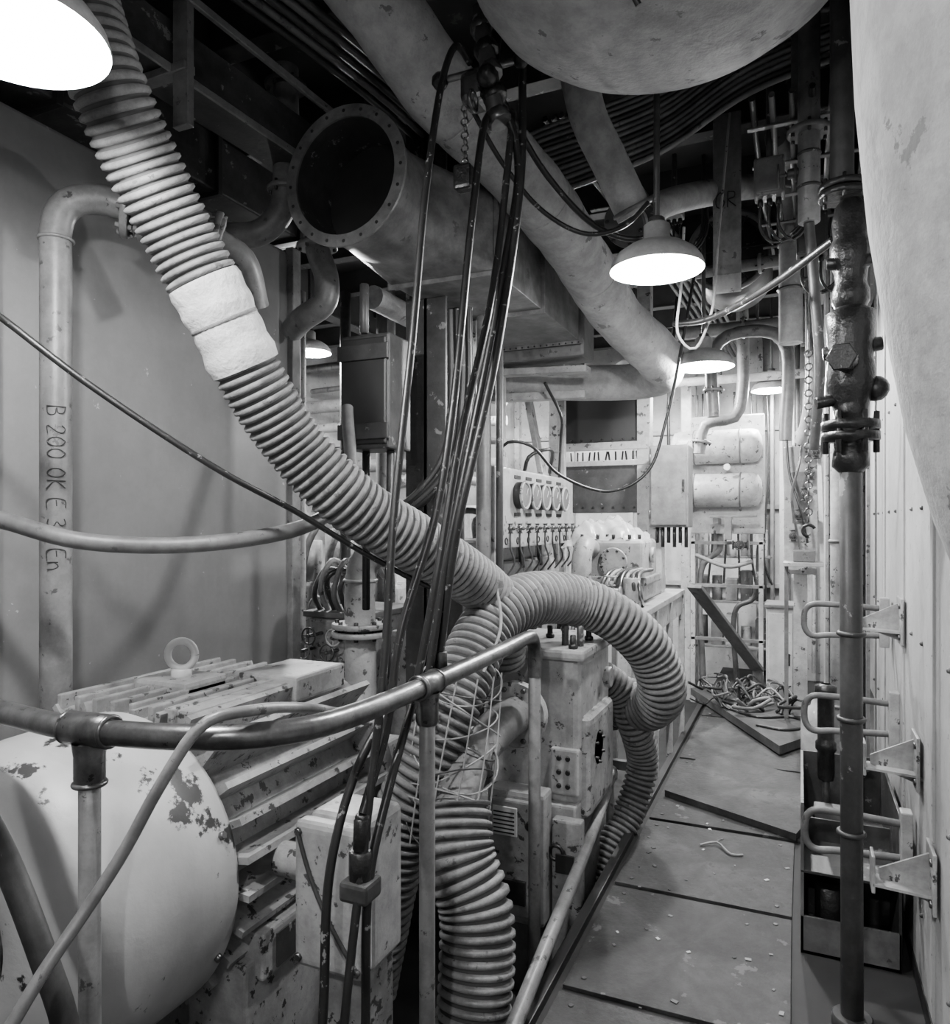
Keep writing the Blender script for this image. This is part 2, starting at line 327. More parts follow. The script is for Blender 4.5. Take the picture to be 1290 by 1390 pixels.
for p,a in (((-1.46,1.112,1.155),(1,.03,0)),((-1.34,1.116,1.157),(1,.03,0)),((-.95,1.77,1.15),(0,1,0)),((-.951,1.87,1.15),(0,1,0)),((-1.4,1.115,1.04),(0,0,1))): b.torus(p,a,.031,.006,STEEL,seg=20)
b.done('tubular_handrail')
B().tube([(-.92,3.9,.28),(-.9,3.76,.27),(-.84,3.13,.22),(-.80,2.39,.14),(-.78,2.0,.09)],.025,PIPEG,seg=16).cyl((-.9,3.76,.27),(-.9,3.76,-.4),.02,PIPEG).done('kick_rail_pipe')

# corrugated hoses
HA=[(-1.9,1.2,3.75),(-1.8,1.29,3.3),(-1.74,1.36,2.95),(-1.71,1.43,2.76),(-1.71,1.54,2.61),(-1.69,1.66,2.44),(-1.64,1.77,2.24),(-1.6,1.87,2.05),(-1.54,2,1.86),(-1.42,2.16,1.67),(-1.3,2.38,1.53),(-1.21,2.63,1.4),(-1.16,2.89,1.24),(-1.2,3.0,1.0)]
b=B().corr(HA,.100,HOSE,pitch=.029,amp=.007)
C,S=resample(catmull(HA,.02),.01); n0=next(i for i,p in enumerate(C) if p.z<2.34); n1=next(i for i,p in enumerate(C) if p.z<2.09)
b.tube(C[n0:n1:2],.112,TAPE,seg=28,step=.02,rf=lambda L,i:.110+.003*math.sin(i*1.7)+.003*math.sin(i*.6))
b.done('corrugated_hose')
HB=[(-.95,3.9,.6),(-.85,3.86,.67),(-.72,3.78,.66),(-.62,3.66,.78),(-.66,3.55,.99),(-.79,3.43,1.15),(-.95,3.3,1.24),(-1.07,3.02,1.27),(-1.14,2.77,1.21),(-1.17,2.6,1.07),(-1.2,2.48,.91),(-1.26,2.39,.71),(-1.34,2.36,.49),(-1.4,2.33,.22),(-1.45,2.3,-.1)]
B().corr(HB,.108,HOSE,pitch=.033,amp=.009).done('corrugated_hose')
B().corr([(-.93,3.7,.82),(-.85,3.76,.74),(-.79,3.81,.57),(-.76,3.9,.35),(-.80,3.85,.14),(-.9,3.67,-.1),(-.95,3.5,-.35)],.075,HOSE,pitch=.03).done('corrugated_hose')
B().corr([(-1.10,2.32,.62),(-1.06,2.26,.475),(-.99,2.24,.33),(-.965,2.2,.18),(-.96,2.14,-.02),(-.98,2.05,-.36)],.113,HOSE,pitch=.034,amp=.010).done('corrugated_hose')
b=B().tube([(-1.12,3.06,.78),(-1.12,2.95,.78),(-1.12,2.72,.77),(-1.12,2.47,.71),(-1.10,2.30,.58)],.08,PIPEG,seg=28)
b.flange((-1.12,2.98,.78),(0,1,0),.14,.02,WHITE,8,STEEL); b.flange((-1.12,2.955,.78),(0,1,0),.14,.02,WHITE,8,STEEL)
b.torus((-1.12,2.47,.71),(.0,.25,.12),.082,.006,STEEL)
b.done('flanged_elbow_duct')
# wire guard wound round the joint of the hoses
b=B()
for k in range(11):
    z=.52+.05*k; cx=-1.15; cy=2.36+.012*k; P=[]
    rr=.145+.012*random.random(); tx=random.uniform(-.09,.09); ty=random.uniform(-.09,.09); a0=random.random()*6
    for j in range(13):
        an=a0+j*.5; P.append((cx+math.cos(an)*rr,cy+math.sin(an)*rr,z+tx*math.cos(an)+ty*math.sin(an)))
    b.tube(P,.003,ROPE if k%3 else DGREY,seg=6,step=.02)
for k in range(6):
    an=-2.6+k*.5; b.tube([(-1.15+math.cos(an)*.155,2.36+math.sin(an)*.155,.5),(-1.15+math.cos(an+.2)*.16,2.42+math.sin(an+.2)*.16,.8),(-1.15+math.cos(an+.35)*.15,2.48+math.sin(an+.35)*.15,1.05)],.003,ROPE,seg=6)
b.tube([(-1.1,2.7,1.35),(-1.05,2.62,1.2),(-1.07,2.5,1.05)],.006,ROPE,seg=6)
b.done('hose_wire_guard')

# pump block
b=B()
b.box(-1.3,-.875,3.1,3.66,.36,1.02,WHITE,.05,seg=4); b.box(-1.33,-.85,3.08,3.68,1.0,1.05,WHITE,.015)
b.box(-1.12,-.84,3.14,3.6,.30,.75,CHIP2,.04,seg=3); b.box(-1.34,-.88,3.06,3.7,.28,.38,WHITE,.012); b.box(-1.3,-.92,3.12,3.64,-.4,.3,GREY,.01)
b.box(-1.0,-.87,3.075,3.11,.42,.62,WHITE,.01)
for z in (.46,.52,.58):
    for x in (-.96,-.92): b.cyl((x,3.065,z),(x,3.08,z),.011,DARKP,seg=10)
for x in (-1.27,-1.1,-.91):
    for y in (3.12,3.38,3.62): b.cyl((x,y,1.04),(x,y,1.11),.014,IRON,seg=8); b.cyl((x,y,1.05),(x,y,1.07),.022,IRON,seg=6)
for x in (-.97,-.9): b.cyl((x,3.2,1.03),(x,3.2,1.14),.016,DGREY,seg=10)
b.flange((-.85,3.3,.58),(1,0,0),.08,.02,CHIP2,6); b.cyl((-.86,3.5,.86),(-.83,3.5,.86),.05,CHIP2)
b.done('pump_casing')
b=B().box(-1.24,-.98,2.93,3.05,-.1,.46,WHITE,.02); b.box(-1.22,-1.0,2.905,2.935,-.06,.43,CHIP2,.01)
b.box(-1.2,-1.09,2.898,2.91,.28,.4,PAPER,.002)
for k in range(6): b.box(-1.195,-1.1,2.896,2.9,.29+.017*k,.296+.017*k,CHALK,0)
b.box(-1.16,-1.05,2.89,2.91,.0,.1,DARKP,.003); b.cyl((-1.03,2.9,.34),(-1.03,2.88,.34),.02,DARKP,seg=12)
b.box(-1.2,-1.02,2.95,3.05,-.4,-.1,GREY,.01)
b.done('local_control_box')
b=B().box(-.97,-.84,3.0,3.06,-.4,.34,CHIP2,.01)
b.torus((-.95,3.0,.2),(0,1,0),.03,.008,IRON); b.box(-.95,-.87,2.99,3.0,.12,.2,DARKP,.003); b.done('drain_valve_plate')

def line(P,r=.011,m=BLACK,nm='hanging_hydraulic_line'):
    b=B().tube(P,r,m,seg=10,step=.03)
    b.cyl(P[-1],Vector(P[-1])+Vector((0,.002,-.07)),r*1.7,IRON,seg=8)
    return b.done(nm)
line([(-1.0,2.22,3.12),(-1.0,2.12,3.12),(-1.01,2.06,3.02),(-1.02,1.95,2.61),(-1.01,1.85,2.15),(-1.01,1.74,1.62),(-1.01,1.69,1.23),(-1.01,1.63,.95),(-1.01,1.52,.48),(-1.01,1.45,.1)])
line([(-.94,2.28,2.98),(-.94,2.21,2.91),(-.94,2.1,2.54),(-.93,1.94,1.92),(-.95,1.87,1.62),(-1.0,1.76,1.3),(-1.01,1.7,1.05),(-1.02,1.60,.86)],.012)
line([(-.9,2.35,3.0),(-.88,2.29,2.91),(-.9,2.17,2.33),(-.93,1.99,1.84),(-.96,1.9,1.45),(-1.01,1.85,1.1),(-1.0,1.7,.9),(-1.0,1.6,.7),(-1.0,1.58,.3),(-1.01,1.56,-.1)],.012)
line([(-.86,2.4,3.3),(-.86,2.35,3.15),(-.85,2.3,2.75),(-.89,2.18,2.14),(-.98,2.08,1.58),(-1.03,2.06,1.2)],.014)
line([(-.99,2.24,3.05),(-.9,2.27,2.97),(-.86,2.3,2.81),(-.89,2.23,2.39),(-.96,2.14,1.86),(-1.02,2.06,1.42),(-1.05,2.02,1.12)],.014)
line([(-1.0,2.0,1.1),(-1.0,1.85,1.15),(-1.05,1.66,1.0),(-1.08,1.55,.75),(-1.07,1.5,.4),(-1.07,1.45,.0)],.012)
b=B().cyl((-1.02,1.59,.69),(-1.02,1.59,.77),.03,IRON,seg=12).cyl((-1.02,1.59,.77),(-1.02,1.595,.85),.02,IRON,seg=12).box(-1.06,-.98,1.55,1.63,.65,.7,DGREY,.01); b.done('hose_end_coupling')
b=B().cyl((-1.0,2.3,3.35),(-.92,2.25,2.95),.03,DGREY,seg=14)
for k in range(5):
    t=k/4; p=Vector((-1.0,2.3,3.3)).lerp(Vector((-.92,2.25,2.95)),t); b.cyl(p,p+Vector((.02,.0,-.035)),.042,IRON if k%2 else STEEL,seg=8)
b.box(-1.04,-.96,2.22,2.32,3.0,3.1,STEEL,.02); b.sph((-.93,2.2,3.05),.035,IRON); b.torus((-.98,2.2,2.98),(1,0,0),.03,.007,STEEL)
for k in range(9): b.torus((-1.0+.002*(k%2),2.18,2.95-.022*k),(1,0,0) if k%2 else (0,1,0),.012,.003,STEEL,seg=12,rs=6)
b.box(-1.03,-.97,2.15,2.2,2.68,2.76,IRON,.01)
b.tube([(-.95,2.45,3.58),(-.98,2.35,3.3),(-1.0,2.3,3.2)],.02,BLACK,seg=10); b.tube([(-.9,2.6,3.58),(-.95,2.4,3.4),(-.95,2.3,3.1)],.015,BLACK,seg=10)
b.cyl((-1.12,2.24,3.1),(-.85,2.3,3.14),.012,STEEL,seg=8); b.sph((-1.12,2.24,3.1),.03,IRON,10); b.sph((-.85,2.3,3.14),.028,IRON,10)
b.done('hose_manifold')

B().tube([(-2.1,.9,2.35),(-1.99,1.2,2.21),(-1.99,1.31,2.16),(-1.86,1.47,2.0),(-1.62,1.74,1.76),(-1.51,1.96,1.64),(-1.4,2.22,1.49),(-1.27,2.55,1.34),(-1.18,2.75,1.325)],.01,BLACK,seg=10).done('guy_cable')
B().tube([(-2.42,1.0,1.72),(-2.35,1.37,1.64),(-2.19,1.44,1.61),(-1.99,1.53,1.55),(-1.82,1.71,1.53),(-1.64,1.9,1.55),(-1.58,2.15,1.6),(-1.66,2.5,1.74),(-1.8,2.7,2.1)],.026,GREY,seg=16).done('rubber_air_hose')
B().tube([(-1.24,.8,.7),(-1.22,.88,.81),(-1.21,.94,.87),(-1.18,1.01,.97),(-1.13,1.06,1.10),(-1.08,1.12,1.205),(-1.03,1.2,1.215),(-1.05,1.39,1.175),(-1.13,1.69,1.08),(-1.2,1.9,1.0)],.012,PIPEG,seg=12).done('power_cable')
B().tube([(-1.4,.75,1.35),(-1.39,.86,1.1),(-1.39,.92,.97),(-1.31,.95,.76),(-1.28,.97,.63),(-1.26,.98,.2),(-1.26,.98,-.38)],.024,DGREY,seg=14).done('rubber_air_hose')
B().tube([(-1.5,3.73,2.0),(-1.45,3.73,2.04),(-1.34,3.78,2.02),(-1.23,3.94,1.87),(-.99,4.15,1.78),(-.8,4.24,1.89),(-.7,4.28,2.19),(-.62,4.32,2.61),(-.5,4.4,3.4)],.009,BLACK,seg=8).done('lamp_flex')
B().tube([(-1.06,2.37,3.06),(-1.0,2.51,2.92),(-.89,2.67,2.78),(-.74,2.74,2.7),(-.61,2.79,2.73),(-.53,2.83,2.82)],.009,BLACK,seg=8).done('lamp_flex')
B().tube([(-1.0,2.5,3.15),(-.9,2.75,2.95),(-.75,2.95,2.8),(-.6,3.0,2.75),(-.5,3.0,2.78)],.012,BLACK,seg=8).done('lamp_flex')
B().tube([(-.45,3.2,2.85),(-.49,3.39,2.65),(-.5,3.38,2.44),(-.44,3.41,2.375),(-.37,3.44,2.52),(-.34,3.5,2.9),(-.3,3.6,3.5)],.006,WHITE,seg=8).done('lamp_flex')

# duct with round mouth
b=B()
x0,x1,z0,z1,y0,y1=-1.73,-1.22,2.70,3.04,2.95,4.32
cx,cy,cz=-1.63,2.42,2.955; seg=48
def sq(k,hx,hz):
    an=2*math.pi*k/seg; c,s_=math.cos(an),math.sin(an); m=max(abs(c),abs(s_)); return c/m*hx,s_/m*hz
rings=[]
for t in [0,.15,.3,.5,.7,.85,1]:
    ring=[]
    for k in range(seg):
        an=2*math.pi*k/seg; sx,sz=sq(k,(x1-x0)/2,(z1-z0)/2)
        X=(1-t)*(cx+math.cos(an)*.235)+t*((x0+x1)/2+sx); Z=(1-t)*(cz+math.sin(an)*.235)+t*((z0+z1)/2+sz)
        ring.append(Vector((X,cy+.26+(y0-cy-.26)*t,Z)))
    rings.append(ring)
b.ring_loft([[Vector((cx+math.cos(2*math.pi*k/seg)*.235,cy,cz+math.sin(2*math.pi*k/seg)*.235)) for k in range(seg)]]+rings,GALV,True,False)
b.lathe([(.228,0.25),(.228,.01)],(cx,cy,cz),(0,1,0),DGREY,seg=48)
b.lathe([(.228,.01),(.228,0),(.275,0),(.275,.012),(.23,.012)],(cx,cy,cz),(0,1,0),GALV,seg=48,smooth=False)
for k in range(20):
    an=2*math.pi*k/20; b.cyl((cx+math.cos(an)*.254,cy-.003,cz+math.sin(an)*.254),(cx+math.cos(an)*.254,cy+.015,cz+math.sin(an)*.254),.007,DARKP,seg=8)
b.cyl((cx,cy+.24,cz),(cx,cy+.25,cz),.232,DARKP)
b.box(x0,x1,y0,y1,z0,z1,GALV,.004)
for y in (2.96,3.6,4.3): b.box(x0-.02,x1+.02,y,y+.012,z0-.02,z1+.02,GALV,.002)
for k in range(14): b.cyl((x0-.01+k*.04,4.295,z0-.013),(x0-.01+k*.04,4.32,z0-.013),.006,IRON,seg=6)
b.done('ventilation_duct')
b=B().box(-1.8,-1.2,4.35,4.6,2.62,2.95,GREY,.02); b.bar((-2.2,4.5,2.6),(-1.2,4.45,2.55),.1,.04,WHITE)
for k in range(10): b.cyl((-2.1+k*.09,4.43,2.63),(-2.1+k*.09,4.43,2.66),.012,IRON,seg=6)
b.done('duct_end_collar')
BP=[(-1.6,1.9,3.78),(-1.48,2.08,3.6),(-1.35,2.25,3.41),(-1.25,2.51,3.24),(-1.11,2.89,3.10),(-1.03,3.25,2.99),(-.98,3.7,2.87),(-.93,4.07,2.75),(-.80,4.42,2.62),(-.77,4.55,2.58)]
b=B().tube(BP,.145,LAG,seg=32,rf=lambda L,i:.138+.003*math.sin(L*9)+.002*math.sin(L*31))
CC,SS=resample(catmull(BP,.03),.03)
for t in (12,33,52,72): 
    if t<len(CC)-1: b.torus(CC[t],CC[t+1]-CC[t-1],.138,.004,LAG,seg=32)
b.tube([(-.77,4.5,2.6),(-.79,4.75,2.55),(-.95,4.95,2.55),(-1.3,4.95,2.56),(-1.9,4.75,2.58),(-2.4,4.6,2.58)],.12,LAG,seg=28)
b.done('lagged_pipe')
b=B().tube([(-.9,2.86,3.78),(-.83,2.91,3.44),(-.79,2.94,3.25),(-.73,3.01,3.11),(-.64,3.11,2.9)],.075,LAG,seg=24); b.torus((-.645,3.1,2.92),(.25,.3,-.7),.078,.01,GREY); b.done('inclined_lagged_pipe')
b=B().tube([(-.69,3.2,2.9),(-.66,3.34,2.97),(-.58,3.46,3.07),(-.36,3.89,3.27),(-.17,4.28,3.42),(-.09,4.42,3.44),(-.055,4.46,3.36),(-.05,4.46,3.2),(-.05,4.46,2.71),(-.05,4.46,2.6)],.062,LAG,seg=24)
b.flange((-.66,3.3,2.95),(.2,.45,.35),.1,.02,DGREY,6); b.flange((-.7,3.2,2.9),(.2,.45,.35),.1,.02,DGREY,6)
for z in (3.15,2.9): b.torus((-.05,4.46,z),(0,0,1),.065,.008,STEEL)
b.done('bent_exhaust_pipe')
b=B().box(-.39,-.26,3.74,3.755,2.71,3.58,PIPEG,.02); b.box(-.39,-.26,3.735,3.745,2.71,2.8,WHITE,.004)
letter(b,"GR",(-.375,3.733,3.12),(1,0,0),(0,0,1),.075,CHALK,.003); b.done('hanging_plate')
b=B().cyl((-.41,4.85,3.3),(-.41,5.4,3.3),.24,DGREY,seg=40); b.torus((-.41,4.85,3.3),(0,1,0),.24,.018,GREY,seg=40); b.lathe([(.05,0),(.2,.02)],(-.41,4.83,3.3),(0,1,0),BLACK)
for k in range(6): 
    an=k*math.pi/3; b.bar((-.41,4.84,3.3),(-.41+math.cos(an)*.22,4.84,3.3+math.sin(an)*.22),.05,.006,DARKP)
b.done('extractor_fan')
b=B()
for k in range(13):
    o=-.026*k
    b.tube([(-1.5,3.1+.01*k,3.15+o*.5),(-1.16,3.2,3.38+o),(-.89,3.3,3.48+o),(-.56,3.36,3.58+o),(-.2,3.3,3.72+o),(.3,3.25,3.78+o)],.0125,[PIPEG,GREY,PIPEG,DGREY][k%4],seg=8,step=.06)
b.done('cable_bundle')
b=B()
for k in range(6): b.tube([(-1.1+.04*k,3.3,3.5),(-1.0+.04*k,4.2,3.45),(-.9+.05*k,5.5,3.4),(-.8+.05*k,8.4,3.4)],.015,[BLACK,DGREY,GREY][k%3],seg=8,step=.12)
b.bar((-1.12,4.2,3.42),(-.75,4.2,3.42),.04,.01,DGREY); b.bar((-1.0,5.5,3.37),(-.6,5.5,3.37),.04,.01,DGREY)
b.done('overhead_cable_run')
for (x,y,z,w,h,m) in ((-.12,3.3,3.05,.12,.16,GREY),(.05,3.9,3.0,.14,.2,DGREY),(-.62,4.0,3.3,.1,.14,PIPEG),(.1,5.3,2.9,.2,.25,GREY)):
    b=B().box(x-w/2,x+w/2,y,y+.09,z-h/2,z+h/2,m,.01).box(x-w/2+.01,x+w/2-.01,y-.008,y,z-h/2+.01,z+h/2-.01,m,.004).cyl((x,y+.05,z+h/2),(x,y+.05,3.58),.014,DGREY,seg=8)
    for q in (-.3,0,.3): b.cyl((x+q*w,y+.05,z-h/2-.03),(x+q*w,y+.05,z-h/2),.012,IRON,seg=8); b.tube([(x+q*w,y+.05,z-h/2-.02),(x+q*w,y+.06,z-h/2-.12),(x+q*w+.05,y+.1,z-h/2-.17),(x+.14+q*.05,y+.1,z-h/2-.1),(x+.15,y+.12,z+h)],.007,BLACK,seg=6)
    for q in (-1,1): b.cyl((x+q*w*.4,y-.012,z+h*.4),(x+q*w*.4,y-.004,z+h*.4),.006,STEEL,seg=6)
    b.done('overhead_junction_box')
b=B()
for k in range(5): b.bar((-.02,3.2+.35*k,3.58),(-.02,3.2+.35*k,3.2),.03,.008,GREY); b.bar((-.2,3.2+.35*k,3.2),(.3,3.2+.35*k,3.2),.03,.008,GREY)
for k in range(7): b.tube([(-.17+.07*k,3.0,3.22),(-.17+.07*k,3.8,3.215),(-.15+.07*k,4.8,3.22)],.012,[BLACK,GREY,DGREY][k%3],seg=8,step=.1)
b.done('overhead_cable_tray')

def lamp(x,y,z,r=.175,power=60,drop=CZ):
    b=B()
    out=[(r,0),(r*1.01,.004),(r*.97,.03),(r*.85,.06),(r*.62,.088),(r*.35,.105),(r*.28,.11),(r*.28,.17),(r*.2,.18),(.001,.182)]
    inn=[(r,0),(r*.95,.026),(r*.82,.054),(r*.6,.08),(r*.3,.098),(.001,.1)]
    b.lathe(out,(x,y,z),(0,0,1),SHADE,seg=48); b.lathe(inn,(x,y,z),(0,0,1),ENAMEL,seg=48)
    b.sph((x,y,z+.045),.035,BULB,16)
    b.cyl((x,y,z+.18),(x,y,drop),.012,DGREY,seg=8); b.cyl((x,y,z+.16),(x,y,z+.2),.03,DGREY,seg=10)
    o=b.done('ceiling_lamp')
    l=bpy.data.lights.new('lamp_bulb','POINT'); l.energy=power; l.shadow_soft_size=.05; l.color=(1,1,1)
    lo=bpy.data.objects.new('bulb_light',l); scn.collection.objects.link(lo); lo.parent=o; lo.location=Vector((x,y,z+.0))-o.location
    return o
lamp(-1.44,.97,2.57,.18,165)
lamp(-.5,2.84,2.56,.175,125)
lamp(-.53,4.58,2.53,.175,230)
lamp(-.24,7.2,2.8,.175,400)
lamp(-.2,-.9,2.75,.175,130)  # extra fill lamp, added out of view behind the camera
lamp(-3.7,5.0,3.0,.175,380)  # added lamp, brightens the machinery at far left
lamp(-2.4,6.6,2.95,.175,320)  # added lamp, more light for the far background
lamp(-1.3,6.3,2.9,.175,320)  # added lamp, lifts the light behind the partition frame

b=B().box(-1.79,-1.57,3.2,3.22,-.4,3.58,DGREY,.003).box(-1.79,-1.57,3.4,3.42,-.4,3.58,DGREY,.003).box(-1.69,-1.67,3.2,3.42,-.4,3.58,DGREY,.002); b.done('steel_column')
b=B().box(-1.9,-1.65,2.8,3.0,1.93,2.44,DGREY,.01); b.box(-1.89,-1.66,2.785,2.802,1.95,2.42,DARKP,.006)
for z in (1.97,2.32): b.box(-1.9,-1.64,2.77,2.785,z,z+.07,DGREY,.004)
b.cyl((-1.77,2.79,2.44),(-1.77,2.79,2.66),.02,DGREY); b.cyl((-1.83,2.9,1.93),(-1.83,2.9,1.2),.018,BLACK); b.cyl((-1.7,2.9,1.93),(-1.72,2.9,.9),.018,DGREY)
b.bar((-1.75,2.92,2.4),(-1.75,3.2,2.4),.04,.02,DGREY)
b.done('switch_cabinet')
b=B()
for k in range(4): b.tube([(-1.5+.03*k,3.12,2.6),(-1.5+.03*k,3.12,2.2),(-1.55+.03*k,3.12,1.9),(-1.7,3.1,1.72-.02*k),(-1.9,3.1,1.62)],.018,BLACK if k%2 else DGREY,seg=8)
b.done('cable_loops')
b=B().cyl((-1.52,3.55,-.4),(-1.52,3.55,2.68),.04,GREY).cyl((-1.45,3.6,1.0),(-1.45,3.6,2.68),.02,DGREY); b.done('riser_pipes')
b=B().tube([(-2.16,2.98,3.38),(-2.16,2.98,2.95),(-2.12,3.0,2.8),(-2.13,3.0,2.68),(-2.25,3.0,2.62),(-2.4,3.1,2.6)],.06,PIPEG,seg=18); b.flange((-2.16,2.98,2.95),(0,0,1),.1,.02,PIPEG,6); b.done('elbow_pipe')
b=B().tube([(-1.75,3.15,1.46),(-1.85,3.1,1.47),(-1.94,3.07,1.42),(-1.97,3.07,1.3),(-1.97,3.07,1.0),(-1.97,3.07,-.3)],.075,WHITE,seg=24)
for z in (1.06,1.10): b.flange((-1.97,3.07,z),(0,0,1),.14,.026,CHIP2,8)
b.torus((-1.97,3.07,1.32),(0,0,1),.078,.008,WHITE); b.box(-2.15,-1.8,2.95,3.2,-.4,.55,CHIP2,.02); b.done('flanged_sea_water_pipe')

b=B().box(-1.56,-1.5,3.66,5.14,1.46,1.91,WHITE,.01)
for i,y in enumerate([4.0,4.19,4.38,4.58,4.79]):
    b.cyl((-1.5,y,1.76),(-1.45,y,1.76),.078,DARKP,seg=28); b.cyl((-1.452,y,1.76),(-1.447,y,1.76),.064,GREY,seg=28); b.torus((-1.45,y,1.76),(1,0,0),.076,.009,WHITE,seg=28)
    b.bar((-1.444,y,1.76),(-1.444,y+.03,1.80),.004,.004,PAPER); b.box(-1.5,-1.496,y-.05,y+.05,1.855,1.875,CHALK,0); b.box(-1.5,-1.495,y-.05,y+.05,1.64,1.66,CHALK,0)
for k in range(9):
    y=3.76+.15*k
    b.valve((-1.45,y,1.57),(0,0,1),.014,STEEL,up=(1,0,0)); b.tube([(-1.45,y,1.55),(-1.45,y,1.46),(-1.44,y+.04,1.38),(-1.5,y+.05,1.3)],.006,STEEL,seg=6)
for k in range(8): b.torus((-1.47,3.75+.18*k,1.5),(1,0,0),.018,.004,IRON,seg=12,rs=6)
for z in (1.5,1.6,1.7,1.8): b.cyl((-1.5,3.72,z),(-1.494,3.72,z),.015,DARKP,seg=10)
b.box(-1.56,-1.52,3.7,3.74,-.4,1.46,WHITE,.004); b.box(-1.56,-1.52,5.0,5.04,-.4,1.46,WHITE,.004)
b.tube([(-1.53,4.9,1.91),(-1.5,4.85,2.2),(-1.45,4.7,2.3),(-1.5,4.5,2.5)],.01,BLACK,seg=6); b.tube([(-1.53,4.2,1.91),(-1.5,4.2,2.0),(-1.4,4.3,2.05),(-1.5,4.6,1.93)],.012,BLACK,seg=6)
b.done('gauge_board')
b=B().box(-2.3,-1.62,3.9,5.5,-.4,.95,CHIP2,.04).box(-2.2,-1.7,4.0,5.4,.95,1.35,WHITE,.05)
for k in range(4):
    y=4.15+k*.38; b.box(-2.15,-1.75,y-.14,y+.14,1.35,1.5,WHITE,.04,seg=3); b.cyl((-1.62,y,.55),(-1.57,y,.55),.12,WHITE,seg=24); b.torus((-1.58,y,.55),(1,0,0),.11,.01,CHIP2)
    b.tube([(-2.0,y,1.5),(-2.0,y,1.62),(-1.9,y+.05,1.68),(-1.75,y+.1,1.6),(-1.7,y+.1,1.3)],.02,STEEL,seg=8)
    b.tube([(-1.6,y-.1,.2),(-1.56,y-.05,.7),(-1.56,y+.1,.9),(-1.62,y+.1,1.2)],.018,[DGREY,STEEL][k%2],seg=8)
b.tube([(-1.58,3.9,1.1),(-1.58,4.7,1.12),(-1.58,5.5,1.1)],.04,WHITE,seg=16)
b.done('diesel_engine')
b=B()
b.box(-1.35,-.8,4.0,5.75,1.06,1.1,WHITE,.006)
for y in (4.02,4.6,5.15,5.71): b.box(-.84,-.8,y-.02,y+.02,-.05,1.06,WHITE,.003)
b.box(-.83,-.815,4.0,5.75,.92,1.07,WHITE,.004); b.box(-.83,-.81,4.0,5.75,.25,.3,GREY,.003)
for y in (4.02,5.71): b.box(-1.35,-1.31,y-.02,y+.02,-.4,1.06,WHITE,.003); b.box(-1.35,-.8,y-.02,y+.02,.25,.3,GREY,.003)
b.bar((-.82,4.02,.3),(-.82,4.6,.95),.03,.01,WHITE)
b.done('steel_bench_frame')
b=B().box(-1.28,-.87,4.5,4.95,1.24,1.5,WHITE,.04,seg=4); b.box(-1.3,-.85,4.48,4.97,1.22,1.27,CHIP2,.01); b.box(-1.25,-.9,4.55,5.5,1.1,1.24,CHIP2,.03)
b.tube([(-1.2,4.3,1.12),(-1.2,4.3,1.38),(-1.2,4.36,1.46),(-1.2,4.5,1.44)],.06,WHITE,seg=20); b.flange((-1.2,4.3,1.2),(0,0,1),.1,.025,CHIP2,6); b.flange((-1.05,4.46,1.36),(0,1,0),.09,.02,CHIP2,8)
for k in range(7): b.tube([(-1.1+.04*k,4.3+.02*k,1.1),(-1.08+.04*k,4.25,1.2+.02*(k%3)),(-1.05+.03*k,4.35,1.3),(-1.0+.03*k,4.5,1.32)],.012,[STEEL,CHIP2,DGREY][k%3],seg=8)
b.cyl((-.9,4.3,1.1),(-.9,4.3,1.28),.05,CHIP2); b.valve((-1.0,4.2,1.2),(1,0,0),.03,CHIP2)
b.cyl((-.86,4.7,1.4),(-.84,4.7,1.4),.05,CHIP2); b.box(-1.2,-.95,5.05,5.45,1.24,1.45,WHITE,.03)
for k in range(8): b.cyl((-1.26+.05*k,4.52+.05*(k%2),1.5),(-1.26+.05*k,4.52+.05*(k%2),1.53),.011,IRON,seg=6)
b.done('auxiliary_engine')
bm=bmesh.new(); bmesh.ops.create_grid(bm,x_segments=40,y_segments=40,size=.5)
vs=[]
for v in bm.verts:
    x,y=v.co.x,v.co.y; r=max(abs(x),abs(y)); an=math.atan2(y,x)
    z=1.535+(.09*math.cos(x*3)*math.cos(y*3))-(.36+.10*math.sin(7*an))*max(0,r-.32)+.02*math.sin(13*x+5*y)+.014*math.sin(21*y-9*x)+.01*math.sin(37*x+30*y)
    vs.append(Vector((-1.15+x*.46*(1+.1*math.sin(5*an)),4.76+y*.5,z)))
bm.verts.index_update(); B().add(vs,[[v.index for v in f.verts] for f in bm.faces],PLASTIC).done('plastic_dust_sheet'); bm.free()

b=B().box(-.97,-.7,5.2,5.42,1.57,2.14,GREY,.01); b.box(-.955,-.715,5.185,5.2,1.585,2.125,GREY,.006)
for z in (1.66,2.05): b.cyl((-.96,5.18,z-.03),(-.96,5.18,z+.03),.008,STEEL,seg=8)
b.box(-.74,-.725,5.17,5.19,1.82,1.9,IRON,.003)
for k in range(6): b.cyl((-.93+.04*k,5.3,1.57),(-.93+.04*k,5.3,1.46-.03*(k%2)),.013,BLACK,seg=8)
b.tube([(-.85,5.3,2.14),(-.85,5.3,2.5),(-.8,5.35,3.2)],.012,BLACK,seg=8)
b.box(-1.0,-.9,5.3,5.45,1.1,1.6,WHITE,.01)
b.done('electrical_cabinet')
b=B().box(-1.75,-1.12,5.62,5.66,2.2,2.66,DARKP,.006); b.box(-1.75,-1.12,5.62,5.66,1.68,2.06,DGREY,.006)
for x in (-1.78,-1.08): b.box(x-.05,x+.05,5.58,5.7,-.4,3.58,WHITE,.006)
b.box(-1.8,-1.05,5.57,5.6,2.16,2.22,WHITE,.004); b.box(-1.8,-1.05,5.57,5.6,2.04,2.08,WHITE,.004); b.box(-2.2,-.9,5.55,5.7,2.66,2.8,WHITE,.01)
